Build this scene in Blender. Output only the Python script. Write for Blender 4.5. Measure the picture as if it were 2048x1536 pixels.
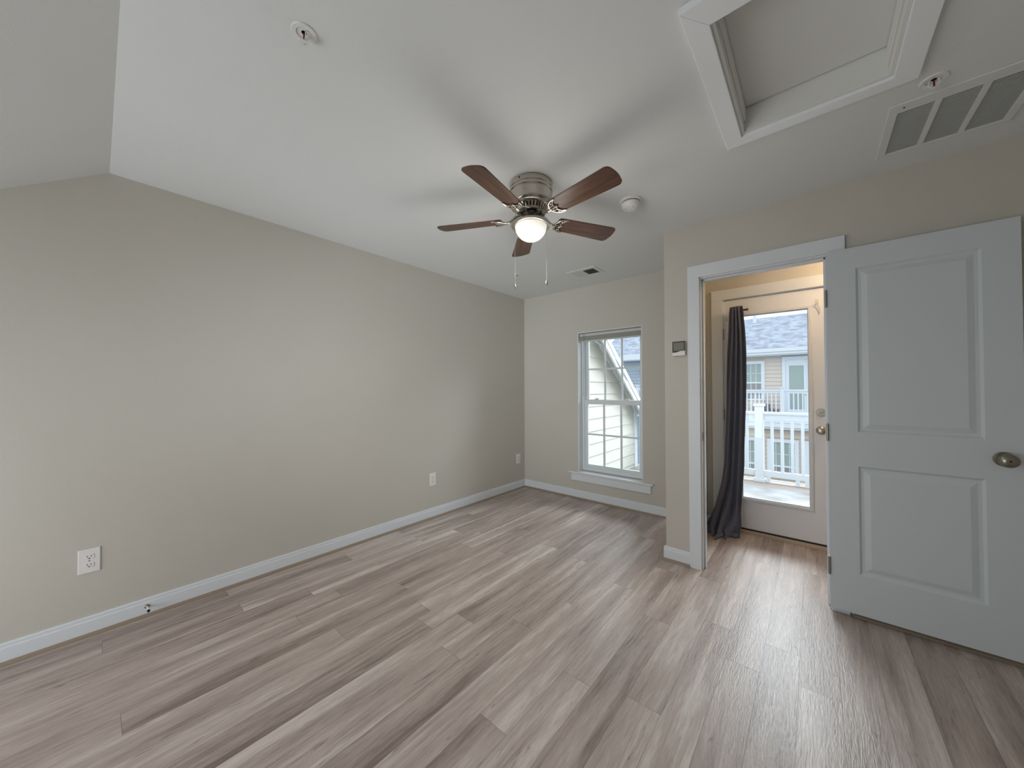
import bpy, bmesh, math, random
from mathutils import Vector, Matrix
for o in list(bpy.data.objects): bpy.data.objects.remove(o)
SC = bpy.context.scene
COL = SC.collection
pi = math.pi

# ------------------------------------------------------------------ camera
F, YAW, PITCH, ROLL = 707.51, 0.7050, 0.0132, -0.0027
cam_d = bpy.data.cameras.new('camera'); cam = bpy.data.objects.new('camera', cam_d); COL.objects.link(cam)
cam_d.sensor_fit = 'HORIZONTAL'; cam_d.sensor_width = 36.0; cam_d.lens = F * 36.0 / 2048
cam_d.clip_start = 0.02; cam_d.clip_end = 300
_r = Vector((math.cos(YAW), math.sin(YAW), 0)); _f = Vector((-math.sin(YAW), math.cos(YAW), 0)); _u = Vector((0, 0, 1))
_fw = _f * math.cos(PITCH) + _u * math.sin(PITCH); _up = _u * math.cos(PITCH) - _f * math.sin(PITCH)
_R = _r * math.cos(ROLL) + _up * math.sin(ROLL); _U = _up * math.cos(ROLL) - _r * math.sin(ROLL)
M = Matrix((( _R.x, _U.x, -_fw.x, 0), (_R.y, _U.y, -_fw.y, 0), (_R.z, _U.z, -_fw.z, 1.2718), (0, 0, 0, 1)))
cam.matrix_world = M
SC.camera = cam

# ------------------------------------------------------------------ world, exposure
w = bpy.data.worlds.new('overcast_sky'); SC.world = w; w.use_nodes = True
nt = w.node_tree; bg = nt.nodes['Background']
tc = nt.nodes.new('ShaderNodeTexCoord'); sep = nt.nodes.new('ShaderNodeSeparateXYZ')
rmp = nt.nodes.new('ShaderNodeValToRGB')
nt.links.new(tc.outputs['Generated'], sep.inputs[0]); nt.links.new(sep.outputs[2], rmp.inputs[0]); nt.links.new(rmp.outputs[0], bg.inputs[0])
rmp.color_ramp.elements[0].position = 0.0; rmp.color_ramp.elements[0].color = (0.30, 0.31, 0.32, 1)
rmp.color_ramp.elements[1].position = 0.08; rmp.color_ramp.elements[1].color = (0.90, 0.96, 1.0, 1)
bg.inputs[1].default_value = 1.9
vs = SC.view_settings
vs.view_transform = 'Standard'; vs.look = 'None'; vs.exposure = 0.0; vs.gamma = 1.0; vs.use_curve_mapping = False

# ------------------------------------------------------------------ large area lights
def area(name, loc, target, sx, sy, power, col=(1, 1, 1), spread=180):
    d = bpy.data.lights.new(name, 'AREA'); d.shape = 'RECTANGLE'; d.size = sx; d.size_y = sy; d.energy = power; d.color = col
    d.spread = math.radians(spread)
    o = bpy.data.objects.new(name, d); COL.objects.link(o); o.location = loc
    o.rotation_euler = (Vector(target) - Vector(loc)).to_track_quat('-Z', 'Z').to_euler()
    return o
area('open_sky_daylight', (0.2, 8.3, 5.1), (-1.0, 3.7, 1.0), 7.0, 3.4, 1050, (0.86, 0.94, 1.0))
area('open_sky_daylight_side', (4.2, 7.6, 3.3), (-1.9, 3.4, 1.1), 2.0, 2.0, 180, (0.88, 0.95, 1.0))
area('rear_fill_wide', (-1.7, -1.5, 0.7), (-1.75, 1.6, 1.35), 1.8, 0.9, 26, (0.88, 0.94, 1.0))  # added soft fill behind the camera; no window is built there
area('rear_fill_narrow', (-1.15, -1.4, 1.1), (-2.9, 2.9, 1.75), 0.9, 0.8, 6.3, (0.86, 0.95, 1.0), 52)  # added narrow fill lamp aimed at the far left wall; no dormer behind it

# ------------------------------------------------------------------ materials
def srgb(r, g, b):
    f = lambda c: (c / 255 / 12.92) if c / 255 <= 0.04045 else ((c / 255 + 0.055) / 1.055) ** 2.4
    return (f(r), f(g), f(b), 1)
def mat(name, col, rough=0.5, metal=0.0, spec=0.5, bump=None, emit=None, sheen=0):
    m = bpy.data.materials.new(name); m.use_nodes = True; n = m.node_tree; b = n.nodes['Principled BSDF']
    b.inputs['Base Color'].default_value = col; b.inputs['Roughness'].default_value = rough
    b.inputs['Metallic'].default_value = metal; b.inputs['Specular IOR Level'].default_value = spec
    if sheen: b.inputs['Sheen Weight'].default_value = sheen
    if bump:
        sc, st, det = bump
        tx = n.nodes.new('ShaderNodeTexCoord'); no = n.nodes.new('ShaderNodeTexNoise'); bp = n.nodes.new('ShaderNodeBump')
        no.inputs['Scale'].default_value = sc; no.inputs['Detail'].default_value = det
        bp.inputs['Strength'].default_value = st; bp.inputs['Distance'].default_value = 0.002
        n.links.new(tx.outputs['Object'], no.inputs['Vector']); n.links.new(no.outputs['Fac'], bp.inputs['Height']); n.links.new(bp.outputs[0], b.inputs['Normal'])
    if emit:
        b.inputs['Emission Color'].default_value = emit[0]; b.inputs['Emission Strength'].default_value = emit[1]
    return m
def N(m, t, **kw):
    n = m.node_tree.nodes.new(t)
    for k, v in kw.items(): setattr(n, k, v)
    return n
def Lk(m, a, b): m.node_tree.links.new(a, b)
def mth(m, op, a, b=None, c=None):
    n = N(m, 'ShaderNodeMath', operation=op)
    for i, v in enumerate((a, b, c)):
        if v is None: continue
        if isinstance(v, (int, float)): n.inputs[i].default_value = v
        else: Lk(m, v, n.inputs[i])
    return n.outputs[0]

def wall_mat(name, base, smudge=False):
    m = mat(name, base, 0.75, spec=0.3)
    b = m.node_tree.nodes['Principled BSDF']
    tx = N(m, 'ShaderNodeTexCoord')
    no = N(m, 'ShaderNodeTexNoise'); no.inputs['Scale'].default_value = 180; no.inputs['Detail'].default_value = 4
    bp = N(m, 'ShaderNodeBump'); bp.inputs['Strength'].default_value = 0.25; bp.inputs['Distance'].default_value = 0.002
    Lk(m, tx.outputs['Object'], no.inputs['Vector']); Lk(m, no.outputs['Fac'], bp.inputs['Height']); Lk(m, bp.outputs[0], b.inputs['Normal'])
    n2 = N(m, 'ShaderNodeTexNoise'); n2.inputs['Scale'].default_value = 1.3; n2.inputs['Detail'].default_value = 5
    mx = N(m, 'ShaderNodeMixRGB', blend_type='MULTIPLY'); mx.inputs['Fac'].default_value = 1
    r = N(m, 'ShaderNodeValToRGB'); r.color_ramp.elements[0].position = .3; r.color_ramp.elements[0].color = (.965, .965, .96, 1); r.color_ramp.elements[1].position = .7
    Lk(m, tx.outputs['Object'], n2.inputs['Vector']); Lk(m, n2.outputs['Fac'], r.inputs[0]); Lk(m, r.outputs[0], mx.inputs['Color2']); mx.inputs['Color1'].default_value = base
    Lk(m, mx.outputs[0], b.inputs['Base Color'])
    return m
M_wall = wall_mat('greige_wall_paint', srgb(205, 200, 190))
M_ceil = wall_mat('ceiling_paint', srgb(232, 234, 233))
M_trim = mat('white_trim_paint', srgb(226, 230, 234), 0.38, bump=(60, 0.08, 2))
M_hatch = mat('glossy_brushed_white_paint', srgb(248, 251, 253), 0.32, bump=(25, 0.35, 3))
M_hpanel = mat('hatch_panel_paint', srgb(230, 230, 226), 0.7, bump=(9, 0.15, 3))
M_door = mat('door_slab_paint', srgb(208, 215, 218), 0.42, bump=(90, 0.06, 2))
M_vinyl = mat('window_vinyl', srgb(226, 231, 233), 0.35)
M_plate = mat('outlet_plastic', srgb(238, 236, 232), 0.3)
M_dark = mat('dark_slot', srgb(22, 21, 20), 0.6)
M_black = mat('black_plastic', srgb(14, 16, 14), 0.3)
M_lcd = mat('thermostat_screen', srgb(120, 122, 100), 0.25)
M_nickel = mat('brushed_nickel', srgb(196, 190, 180), 0.26, 1.0)
M_nickel_dark = mat('satin_nickel_knob', srgb(150, 145, 132), 0.3, 1.0)
M_red = mat('red_glass_bulb', srgb(120, 12, 10), 0.15)
M_oak = mat('oak_threshold', srgb(190, 170, 148), 0.5)
M_ventdark = mat('vent_interior', srgb(70, 74, 74), 0.8)
M_grille = mat('grille_enamel', srgb(226, 227, 224), 0.45)
M_curtain = mat('slate_curtain_fabric', srgb(100, 104, 122), 0.9, spec=0.1, bump=(220, 0.3, 3), sheen=0.25)
M_rod = mat('bronze_rod', srgb(96, 68, 42), 0.45, 0.4)
M_clear = mat('clear_plastic_hook', srgb(225, 222, 212), 0.2)
M_blind = mat('blind_slats', srgb(205, 205, 196), 0.5)
M_cord = mat('blind_cord', srgb(130, 136, 136), 0.6)
M_hinge = mat('hinge_steel', srgb(160, 158, 150), 0.35, 1.0)
M_shoe = mat('taupe_shoe_moulding', srgb(150, 134, 114), 0.5)

def glass_mat(name, tint=(1, 1, 1, 1), refl=0.06):
    m = bpy.data.materials.new(name); m.use_nodes = True; n = m.node_tree
    n.nodes.remove(n.nodes['Principled BSDF'])
    t = N(m, 'ShaderNodeBsdfTransparent'); t.inputs[0].default_value = tint
    g = N(m, 'ShaderNodeBsdfGlossy'); g.inputs['Roughness'].default_value = 0.02
    mx = N(m, 'ShaderNodeMixShader'); fr = N(m, 'ShaderNodeFresnel'); fr.inputs[0].default_value = 1.3
    Lk(m, fr.outputs[0], mx.inputs[0]); Lk(m, t.outputs[0], mx.inputs[1]); Lk(m, g.outputs[0], mx.inputs[2])
    Lk(m, mx.outputs[0], n.nodes['Material Output'].inputs[0]); return m
M_glass = glass_mat('window_glass', (0.97, 0.98, 0.98, 1))

def floor_mat():
    m = mat('vinyl_plank_floor', (1, 1, 1, 1), 0.4); b = m.node_tree.nodes['Principled BSDF']
    W, LEN = 0.135, 1.22
    tx = N(m, 'ShaderNodeTexCoord'); s = N(m, 'ShaderNodeSeparateXYZ'); Lk(m, tx.outputs['Object'], s.inputs[0])
    xs = mth(m, 'DIVIDE', mth(m, 'ADD', s.outputs[0], 20 * W + 0.06), W)
    row = mth(m, 'FLOOR', xs); fx = mth(m, 'FRACT', xs)
    wn = N(m, 'ShaderNodeTexWhiteNoise', noise_dimensions='1D'); Lk(m, row, wn.inputs['W'])
    ys = mth(m, 'ADD', mth(m, 'DIVIDE', mth(m, 'ADD', s.outputs[1], 20.0), LEN), wn.outputs['Value'])
    pl = mth(m, 'FLOOR', ys); fy = mth(m, 'FRACT', ys)
    pid = mth(m, 'ADD', mth(m, 'MULTIPLY', row, 17.3), mth(m, 'MULTIPLY', pl, 5.71))
    w2 = N(m, 'ShaderNodeTexWhiteNoise', noise_dimensions='1D'); Lk(m, pid, w2.inputs['W'])
    # broad streaks inside a plank: noise stretched along Y, decorrelated per plank through W (4D)
    def streak(sx, sy, det, dist=0.0, k=3.0):
        cb = N(m, 'ShaderNodeCombineXYZ')
        Lk(m, mth(m, 'MULTIPLY', s.outputs[0], sx), cb.inputs[0]); Lk(m, mth(m, 'MULTIPLY', s.outputs[1], sy), cb.inputs[1])
        n = N(m, 'ShaderNodeTexNoise', noise_dimensions='4D'); n.inputs['Scale'].default_value = 1; n.inputs['Detail'].default_value = det
        n.inputs['Distortion'].default_value = dist
        Lk(m, cb.outputs[0], n.inputs['Vector']); Lk(m, mth(m, 'MULTIPLY', w2.outputs['Value'], 50.0 * k), n.inputs['W'])
        return n.outputs['Fac']
    broad = streak(11, 1.0, 3, 0.5); mid = streak(48, 3.2, 7, 1.0, 2); fine = streak(260, 16, 5, 0.6, 1)
    knots = streak(38, 5, 3, 1.6, 4)
    v = mth(m, 'ADD', mth(m, 'MULTIPLY', broad, 1.05), mth(m, 'MULTIPLY', mid, 0.52))
    v = mth(m, 'ADD', v, mth(m, 'MULTIPLY', w2.outputs['Value'], 0.20))
    v = mth(m, 'ADD', v, mth(m, 'MULTIPLY', fine, 0.46))
    v = mth(m, 'SUBTRACT', v, 0.60)
    r = N(m, 'ShaderNodeValToRGB'); Lk(m, v, r.inputs[0]); cr = r.color_ramp
    cr.elements[0].position = 0.18; cr.elements[0].color = srgb(128, 110, 101)
    cr.elements[1].position = 0.86; cr.elements[1].color = srgb(228, 218, 210)
    e = cr.elements.new(0.42); e.color = srgb(172, 156, 148)
    e = cr.elements.new(0.60); e.color = srgb(195, 180, 172)
    e = cr.elements.new(0.72); e.color = srgb(213, 201, 194)
    # dark checks
    kr = N(m, 'ShaderNodeValToRGB'); Lk(m, knots, kr.inputs[0]); kr.color_ramp.elements[0].position = 0.25; kr.color_ramp.elements[0].color = (0.55, 0.5, 0.48, 1)
    kr.color_ramp.elements[1].position = 0.36; kr.color_ramp.elements[1].color = (1, 1, 1, 1)
    mk = N(m, 'ShaderNodeMixRGB', blend_type='MULTIPLY'); mk.inputs[0].default_value = 1; Lk(m, r.outputs[0], mk.inputs[1]); Lk(m, kr.outputs[0], mk.inputs[2])
    # seams
    ex = mth(m, 'MINIMUM', fx, mth(m, 'SUBTRACT', 1.0, fx)); ey = mth(m, 'MINIMUM', fy, mth(m, 'SUBTRACT', 1.0, fy))
    ed = mth(m, 'MINIMUM', mth(m, 'MULTIPLY', ex, W), mth(m, 'MULTIPLY', ey, LEN))
    seam = mth(m, 'LESS_THAN', ed, 0.0008)
    ms = N(m, 'ShaderNodeMixRGB'); Lk(m, mth(m, 'MULTIPLY', seam, 0.55), ms.inputs[0]); Lk(m, mk.outputs[0], ms.inputs[1]); ms.inputs[2].default_value = srgb(74, 64, 58)
    Lk(m, ms.outputs[0], b.inputs['Base Color'])
    rr = mth(m, 'ADD', 0.29, mth(m, 'MULTIPLY', mid, 0.14)); Lk(m, rr, b.inputs['Roughness'])
    bp = N(m, 'ShaderNodeBump'); bp.inputs['Strength'].default_value = 0.9; bp.inputs['Distance'].default_value = 0.0014
    emb = streak(170, 22, 3, 0.8, 1)
    Lk(m, mth(m, 'SUBTRACT', mth(m, 'MULTIPLY', emb, 0.9), mth(m, 'MULTIPLY', seam, 1.0)), bp.inputs['Height']); Lk(m, bp.outputs[0], b.inputs['Normal'])
    b.inputs['Specular IOR Level'].default_value = 0.85
    return m
M_floor = floor_mat()

def walnut_mat():
    m = mat('walnut_blade_laminate', (1, 1, 1, 1), 0.36); b = m.node_tree.nodes['Principled BSDF']
    tx = N(m, 'ShaderNodeTexCoord'); mp = N(m, 'ShaderNodeMapping'); mp.inputs['Scale'].default_value = (4, 60, 60)
    Lk(m, tx.outputs['Object'], mp.inputs[0]); n = N(m, 'ShaderNodeTexNoise'); n.inputs['Scale'].default_value = 1; n.inputs['Detail'].default_value = 5; n.inputs['Distortion'].default_value = .5
    Lk(m, mp.outputs[0], n.inputs['Vector']); r = N(m, 'ShaderNodeValToRGB'); Lk(m, n.outputs['Fac'], r.inputs[0])
    r.color_ramp.elements[0].position = .3; r.color_ramp.elements[0].color = srgb(62, 40, 29); r.color_ramp.elements[1].position = .75; r.color_ramp.elements[1].color = srgb(112, 77, 56)
    Lk(m, r.outputs[0], b.inputs['Base Color']); return m
M_walnut = walnut_mat()

def shingle_mat(name, c0, c1):
    m = mat(name, (1, 1, 1, 1), 0.9, spec=0.1); b = m.node_tree.nodes['Principled BSDF']
    tx = N(m, 'ShaderNodeTexCoord'); sp = N(m, 'ShaderNodeSeparateXYZ'); Lk(m, tx.outputs['UV'], sp.inputs[0])
    row_ = mth(m, 'DIVIDE', sp.outputs[1], 0.135); fr_ = mth(m, 'FRACT', row_)
    cb = N(m, 'ShaderNodeCombineXYZ'); Lk(m, mth(m, 'MULTIPLY', sp.outputs[0], 3.2), cb.inputs[0]); Lk(m, mth(m, 'MULTIPLY', mth(m, 'FLOOR', row_), 7.31), cb.inputs[1])
    no = N(m, 'ShaderNodeTexNoise'); no.inputs['Scale'].default_value = 1; no.inputs['Detail'].default_value = 2; Lk(m, cb.outputs[0], no.inputs['Vector'])
    rp = N(m, 'ShaderNodeValToRGB'); Lk(m, no.outputs['Fac'], rp.inputs[0]); rp.color_ramp.elements[0].position = .35; rp.color_ramp.elements[0].color = c0; rp.color_ramp.elements[1].position = .65; rp.color_ramp.elements[1].color = c1
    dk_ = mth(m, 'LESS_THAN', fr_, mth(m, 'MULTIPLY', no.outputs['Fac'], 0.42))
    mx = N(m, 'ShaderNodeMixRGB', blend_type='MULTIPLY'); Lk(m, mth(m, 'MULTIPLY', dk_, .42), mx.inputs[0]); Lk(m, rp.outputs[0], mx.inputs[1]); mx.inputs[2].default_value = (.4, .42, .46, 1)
    Lk(m, mx.outputs[0], b.inputs['Base Color']); return m
M_shingle = shingle_mat('slate_blue_shingles', srgb(146, 156, 172), srgb(184, 194, 210))
M_side_beige = mat('beige_lap_siding', srgb(206, 199, 191), 0.7, spec=0.2)
M_side_beige2 = mat('tan_lap_siding', srgb(198, 187, 177), 0.7, spec=0.2)
M_side_blue = mat('blue_grey_lap_siding', srgb(158, 172, 188), 0.7, spec=0.2)
M_side_cream = mat('cream_lap_siding', srgb(190, 190, 181), 0.6, spec=0.2)
M_white_ext = mat('white_exterior_trim', srgb(214, 223, 232), 0.5, spec=0.3)
M_pane_ext = mat('far_window_pane', srgb(150, 168, 166), 0.12)
M_pane_dark = mat('far_window_pane_dark', srgb(140, 142, 146), 0.12)
M_grass = mat('asphalt_ground', srgb(120, 122, 122), 0.9)
def deck_mat():
    m = mat('pale_deck_coating', srgb(212, 208, 206), 0.45); b = m.node_tree.nodes['Principled BSDF']
    tx = N(m, 'ShaderNodeTexCoord'); n = N(m, 'ShaderNodeTexNoise'); n.inputs['Scale'].default_value = 3.5; n.inputs['Detail'].default_value = 6
    Lk(m, tx.outputs['Object'], n.inputs['Vector']); r = N(m, 'ShaderNodeValToRGB'); Lk(m, n.outputs['Fac'], r.inputs[0])
    r.color_ramp.elements[0].position = .35; r.color_ramp.elements[0].color = srgb(122, 120, 120); r.color_ramp.elements[1].position = .62; r.color_ramp.elements[1].color = srgb(154, 158, 161)
    Lk(m, r.outputs[0], b.inputs['Base Color']); return m
M_deck = deck_mat()
M_deckedge = mat('tan_deck_border', srgb(148, 138, 131), 0.6)

# ------------------------------------------------------------------ geometry helpers
def wloc(o):
    v = Vector((0, 0, 0))
    while o is not None: v = v + o.location; o = o.parent
    return v
class MB:
    def __init__(s): s.bm = bmesh.new()
    def hexa(s, p):     # 8 points: bottom 4 ccw, top 4 ccw
        v = [s.bm.verts.new(q) for q in p]
        for f in ((3, 2, 1, 0), (4, 5, 6, 7), (0, 1, 5, 4), (1, 2, 6, 5), (2, 3, 7, 6), (3, 0, 4, 7)): s.bm.faces.new([v[i] for i in f])
        return s
    def box(s, x0, x1, y0, y1, z0, z1):
        return s.hexa([(x0, y0, z0), (x1, y0, z0), (x1, y1, z0), (x0, y1, z0), (x0, y0, z1), (x1, y0, z1), (x1, y1, z1), (x0, y1, z1)])
    def prism(s, pts, a, b):      # pts: list of 3D points (planar), extruded by vector b-a
        d = Vector(b) - Vector(a)
        v0 = [s.bm.verts.new(Vector(p)) for p in pts]; v1 = [s.bm.verts.new(Vector(p) + d) for p in pts]
        n = len(pts)
        s.bm.faces.new(v0[::-1]); s.bm.faces.new(v1)
        for i in range(n): s.bm.faces.new((v0[i], v0[(i + 1) % n], v1[(i + 1) % n], v1[i]))
        return s
    def lathe(s, c, prof, seg=40, axis=(0, 0, 1), cap=True):   # prof: (r, h) along axis from c
        ax = Vector(axis).normalized(); a = ax.orthogonal().normalized(); b = ax.cross(a); c = Vector(c); rings = []
        for r, h in prof:
            if r < 1e-6: rings.append([s.bm.verts.new(c + ax * h)])
            else: rings.append([s.bm.verts.new(c + ax * h + (a * math.cos(2 * pi * i / seg) + b * math.sin(2 * pi * i / seg)) * r) for i in range(seg)])
        for A, B in zip(rings, rings[1:]):
            for i in range(seg):
                j = (i + 1) % seg
                if len(A) == 1 and len(B) == 1: continue
                if len(A) == 1: s.bm.faces.new((A[0], B[i], B[j]))
                elif len(B) == 1: s.bm.faces.new((A[i], A[j], B[0]))
                else: s.bm.faces.new((A[i], A[j], B[j], B[i]))
        if cap:
            for k in (0, -1):
                if len(rings[k]) > 2: s.bm.faces.new(rings[k] if k else rings[k][::-1])
        return s
    def cyl(s, a, b, r, seg=20, r2=None):
        a = Vector(a); b = Vector(b); d = b - a
        return s.lathe(a, [(r, 0), (r if r2 is None else r2, d.length)], seg, d)
    def tube(s, pts, rad, seg=8, closed=False):
        pts = [Vector(p) for p in pts]; n = len(pts); rings = []; up = None
        for i, p in enumerate(pts):
            if closed: t = (pts[(i + 1) % n] - pts[i - 1]).normalized()
            else: t = (pts[min(i + 1, n - 1)] - pts[max(i - 1, 0)]).normalized()
            if up is None: up = t.orthogonal().normalized()
            up = (up - t * up.dot(t)).normalized(); bb = t.cross(up)
            r = rad[i] if isinstance(rad, (list, tuple)) else rad
            rings.append([s.bm.verts.new(p + (up * math.cos(2 * pi * k / seg) + bb * math.sin(2 * pi * k / seg)) * r) for k in range(seg)])
        m = n if closed else n - 1
        for i in range(m):
            A, B = rings[i], rings[(i + 1) % n]
            for k in range(seg): s.bm.faces.new((A[k], A[(k + 1) % seg], B[(k + 1) % seg], B[k]))
        if not closed: s.bm.faces.new(rings[0][::-1]); s.bm.faces.new(rings[-1])
        return s
    def stube(s, pts, rad, seg=8, k=6):      # smooth (Catmull-Rom) tube
        P_ = [Vector(p) for p in pts]; Q = [P_[0] * 2 - P_[1]] + P_ + [P_[-1] * 2 - P_[-2]]; out = []
        for i in range(1, len(Q) - 2):
            for j in range(k):
                t = j / k; a, b, c, d = Q[i - 1:i + 3]
                out.append(.5 * ((2 * b) + (c - a) * t + (2 * a - 5 * b + 4 * c - d) * t * t + (3 * b - a - 3 * c + d) * t ** 3))
        out.append(P_[-1]); n = len(out)
        if isinstance(rad, (list, tuple)): rad = [rad[min(int(i / k), len(rad) - 1)] for i in range(n)]
        return s.tube(out, rad, seg)
    def build(s, name, m, parent=None, bevel=0, smooth=False, mats=None, recalc=True, segs=2):
        if recalc: bmesh.ops.recalc_face_normals(s.bm, faces=s.bm.faces)
        base = wloc(parent) if parent else Vector((0, 0, 0))
        cen = Vector((0, 0, 0))
        bmesh.ops.translate(s.bm, verts=s.bm.verts, vec=-base)
        me = bpy.data.meshes.new(name); s.bm.to_mesh(me); s.bm.free()
        me.materials.append(m)
        for q in (mats or []): me.materials.append(q)
        if smooth:
            for p in me.polygons: p.use_smooth = True
            try: me.set_sharp_from_angle(angle=math.radians(40))
            except Exception: pass
        o = bpy.data.objects.new(name, me); COL.objects.link(o)
        if parent: o.parent = parent
        if bevel:
            bv = o.modifiers.new('bevel', 'BEVEL'); bv.width = bevel; bv.segments = segs; bv.limit_method = 'ANGLE'; bv.angle_limit = math.radians(50)
        return o
def B(x0, x1, y0, y1, z0, z1): return MB().box(x0, x1, y0, y1, z0, z1)
def tag(o, label=None, cat=None, group=None, kind=None):
    if label: o['label'] = label
    if cat: o['category'] = cat
    if group: o['group'] = group
    if kind: o['kind'] = kind
    return o
def empty(name, loc, label=None, cat=None, group=None, kind=None):
    o = bpy.data.objects.new(name, None); COL.objects.link(o); o.location = loc; o.empty_display_size = .05
    return tag(o, label, cat, group, kind)
def struct(name, mb, m, label, cat, **k): return tag(mb.build(name, m, **k), label, cat, kind='structure')
def copy_tree(o, parent=None):
    c = o.copy(); COL.objects.link(c)
    if parent: c.parent = parent
    for ch in list(o.children): copy_tree(ch, c)
    return c

# ------------------------------------------------------------------ room dimensions
XL, YB, YC, H = -2.877, 3.634, 2.763, 2.44
XN, XV, YV, XR = -0.845, -0.757, 3.70, 1.05      # nook return wall, vestibule left face, vestibule back, right wall
YCR, SL, YK = 0.037, 0.69, -1.85                 # ceiling crease, slope, knee wall
ZK = H - SL * (YCR - YK)

# ------------------------------------------------------------------ shell
fm = MB(); fm.box(XL - .15, XR + .15, YK - .15, YV + .02, -0.12, 0)
struct('floor', fm, M_floor, 'grey-brown wood plank floor with streaky grain running towards the window wall', 'floor')
# left wall (profile follows the sloped ceiling)
lw = MB(); lw.prism([(XL, YK - .15, -.1), (XL, YB + .15, -.1), (XL, YB + .15, H + .1), (XL, YCR, H + .1), (XL, YK - .15, ZK)], (0, 0, 0), (-.15, 0, 0))
struct('wall_left', lw, M_wall, 'long greige wall on the left, its top following the sloped ceiling', 'wall')
WX0, WX1, WZ0, WZ1 = -2.086, -1.335, 0.305, 1.921
bw = MB()
bw.box(XL, WX0, YB, YB + .16, 0, H + .1); bw.box(WX1, XV, YB, YB + .16, 0, H + .1)
bw.box(WX0, WX1, YB, YB + .16, 0, WZ0); bw.box(WX0, WX1, YB, YB + .16, WZ1, H + .1)
struct('wall_back', bw, M_wall, 'greige end wall holding the double-hung window', 'wall')
nw = MB(); nw.box(XN, XV, YC + .115, YB, 0, H + .1)
struct('wall_nook', nw, M_wall, 'short greige return wall beside the window nook', 'wall')
DX0, DX1, DZ = -0.612, 0.078, 2.065      # rough opening
rw = MB(); rw.box(XN, DX0, YC, YC + .115, 0, H + .1); rw.box(DX1, XR + .15, YC, YC + .115, 0, H + .1); rw.box(DX0, DX1, YC, YC + .115, DZ, H + .1)
struct('wall_doorway', rw, M_wall, 'greige wall around the open doorway on the right', 'wall')
EX0, EX1, EZ = -0.625, 0.117, 2.078
vw = MB(); vw.box(XV, EX0, YV, YV + .16, 0, H + .1); vw.box(EX1, XR + .15, YV, YV + .16, 0, H + .1); vw.box(EX0, EX1, YV, YV + .16, EZ, H + .1)
struct('wall_vestibule', vw, M_wall, 'wall around the glazed exterior door behind the doorway', 'wall')
struct('wall_right', B(XR, XR + .15, YK - .15, YV, 0, H + .1), M_wall, 'greige wall at the far right, past the open door', 'wall')
# rear knee wall
struct('wall_rear', B(XL, XR, YK - .15, YK, 0, ZK + .1), M_wall, 'low knee wall under the sloped ceiling', 'wall')
# flat ceiling around the hatch opening
HX0, HX1, HY0, HY1 = -.236, .240, 1.245, 1.905
cm = MB(); Z0, Z1 = H, H + .14
cm.box(XL, HX0, YCR, YV + .1, Z0, Z1); cm.box(HX1, XR, YCR, YV + .1, Z0, Z1)
cm.box(HX0, HX1, YCR, HY0, Z0, Z1); cm.box(HX0, HX1, HY1, YV + .1, Z0, Z1)
struct('ceiling', cm, M_ceil, 'flat white ceiling over the room', 'ceiling')
sm = MB(); sm.prism([(XL, YCR, H), (XL, YK, ZK), (XL, YK, ZK + .15), (XL, YCR, H + .14)], (0, 0, 0), (XR - XL, 0, 0))
struct('ceiling_slope', sm, M_ceil, 'white sloped part of the ceiling at the upper left', 'ceiling')

# ------------------------------------------------------------------ baseboards with quarter round
def baseboard(name, a, b, nrm, label, h=0.098, t=0.015, shoe=True, e0=0, e1=0):
    a = Vector(a); b = Vector(b); n = Vector(nrm); up = Vector((0, 0, 1))
    prof = [(0, 0), (t, 0), (t, h - .022), (t - .004, h - .019), (t - .004, h - .004), (t - .008, h), (0, h)]
    mb = MB(); mb.prism([a + n * p + up * q for p, q in prof], a, b)
    o = struct(name, mb, M_trim, label, 'baseboard')
    if shoe:
        r = 0.016; q = [(t, 0)] + [(t + r * math.cos(k * pi / 10), r * math.sin(k * pi / 10)) for k in range(6)]
        a = a - (b - a).normalized() * e0
        s = MB(); s.prism([a + n * p + up * z for p, z in q], a, b)
        sh = s.build('shoe_moulding', M_shoe, o); sh['label'] = 'taupe quarter-round strip'
    return o
baseboard('baseboard_left', (XL, YK, 0), (XL, YB, 0), (1, 0, 0), 'white baseboard along the long left wall')
baseboard('baseboard_back', (XL, YB, 0), (XN, YB, 0), (0, -1, 0), 'white baseboard under the window')
baseboard('baseboard_nook', (XN, YC - .001, 0), (XN, YB, 0), (-1, 0, 0), 'white baseboard on the side of the window nook', e0=.014)
baseboard('baseboard_doorway', (XN - .015, YC, 0), (-.68, YC, 0), (0, -1, 0), 'short white baseboard left of the doorway casing', e0=.016)
baseboard('baseboard_doorway_right', (.16, YC, 0), (XR, YC, 0), (0, -1, 0), 'white baseboard behind the open door')
baseboard('baseboard_right', (XR, YK, 0), (XR, YC, 0), (-1, 0, 0), 'white baseboard on the far right wall')
baseboard('baseboard_rear', (XL, YK, 0), (XR, YK, 0), (0, 1, 0), 'white baseboard on the low knee wall')
baseboard('baseboard_vestibule_left', (XV, YC + .115, 0), (XV, YV, 0), (1, 0, 0), 'white baseboard on the left side of the vestibule')
baseboard('baseboard_vestibule', (XV, YV, 0), (-.71, YV, 0), (0, -1, 0), 'tiny white baseboard left of the exterior door casing', shoe=False)

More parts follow.
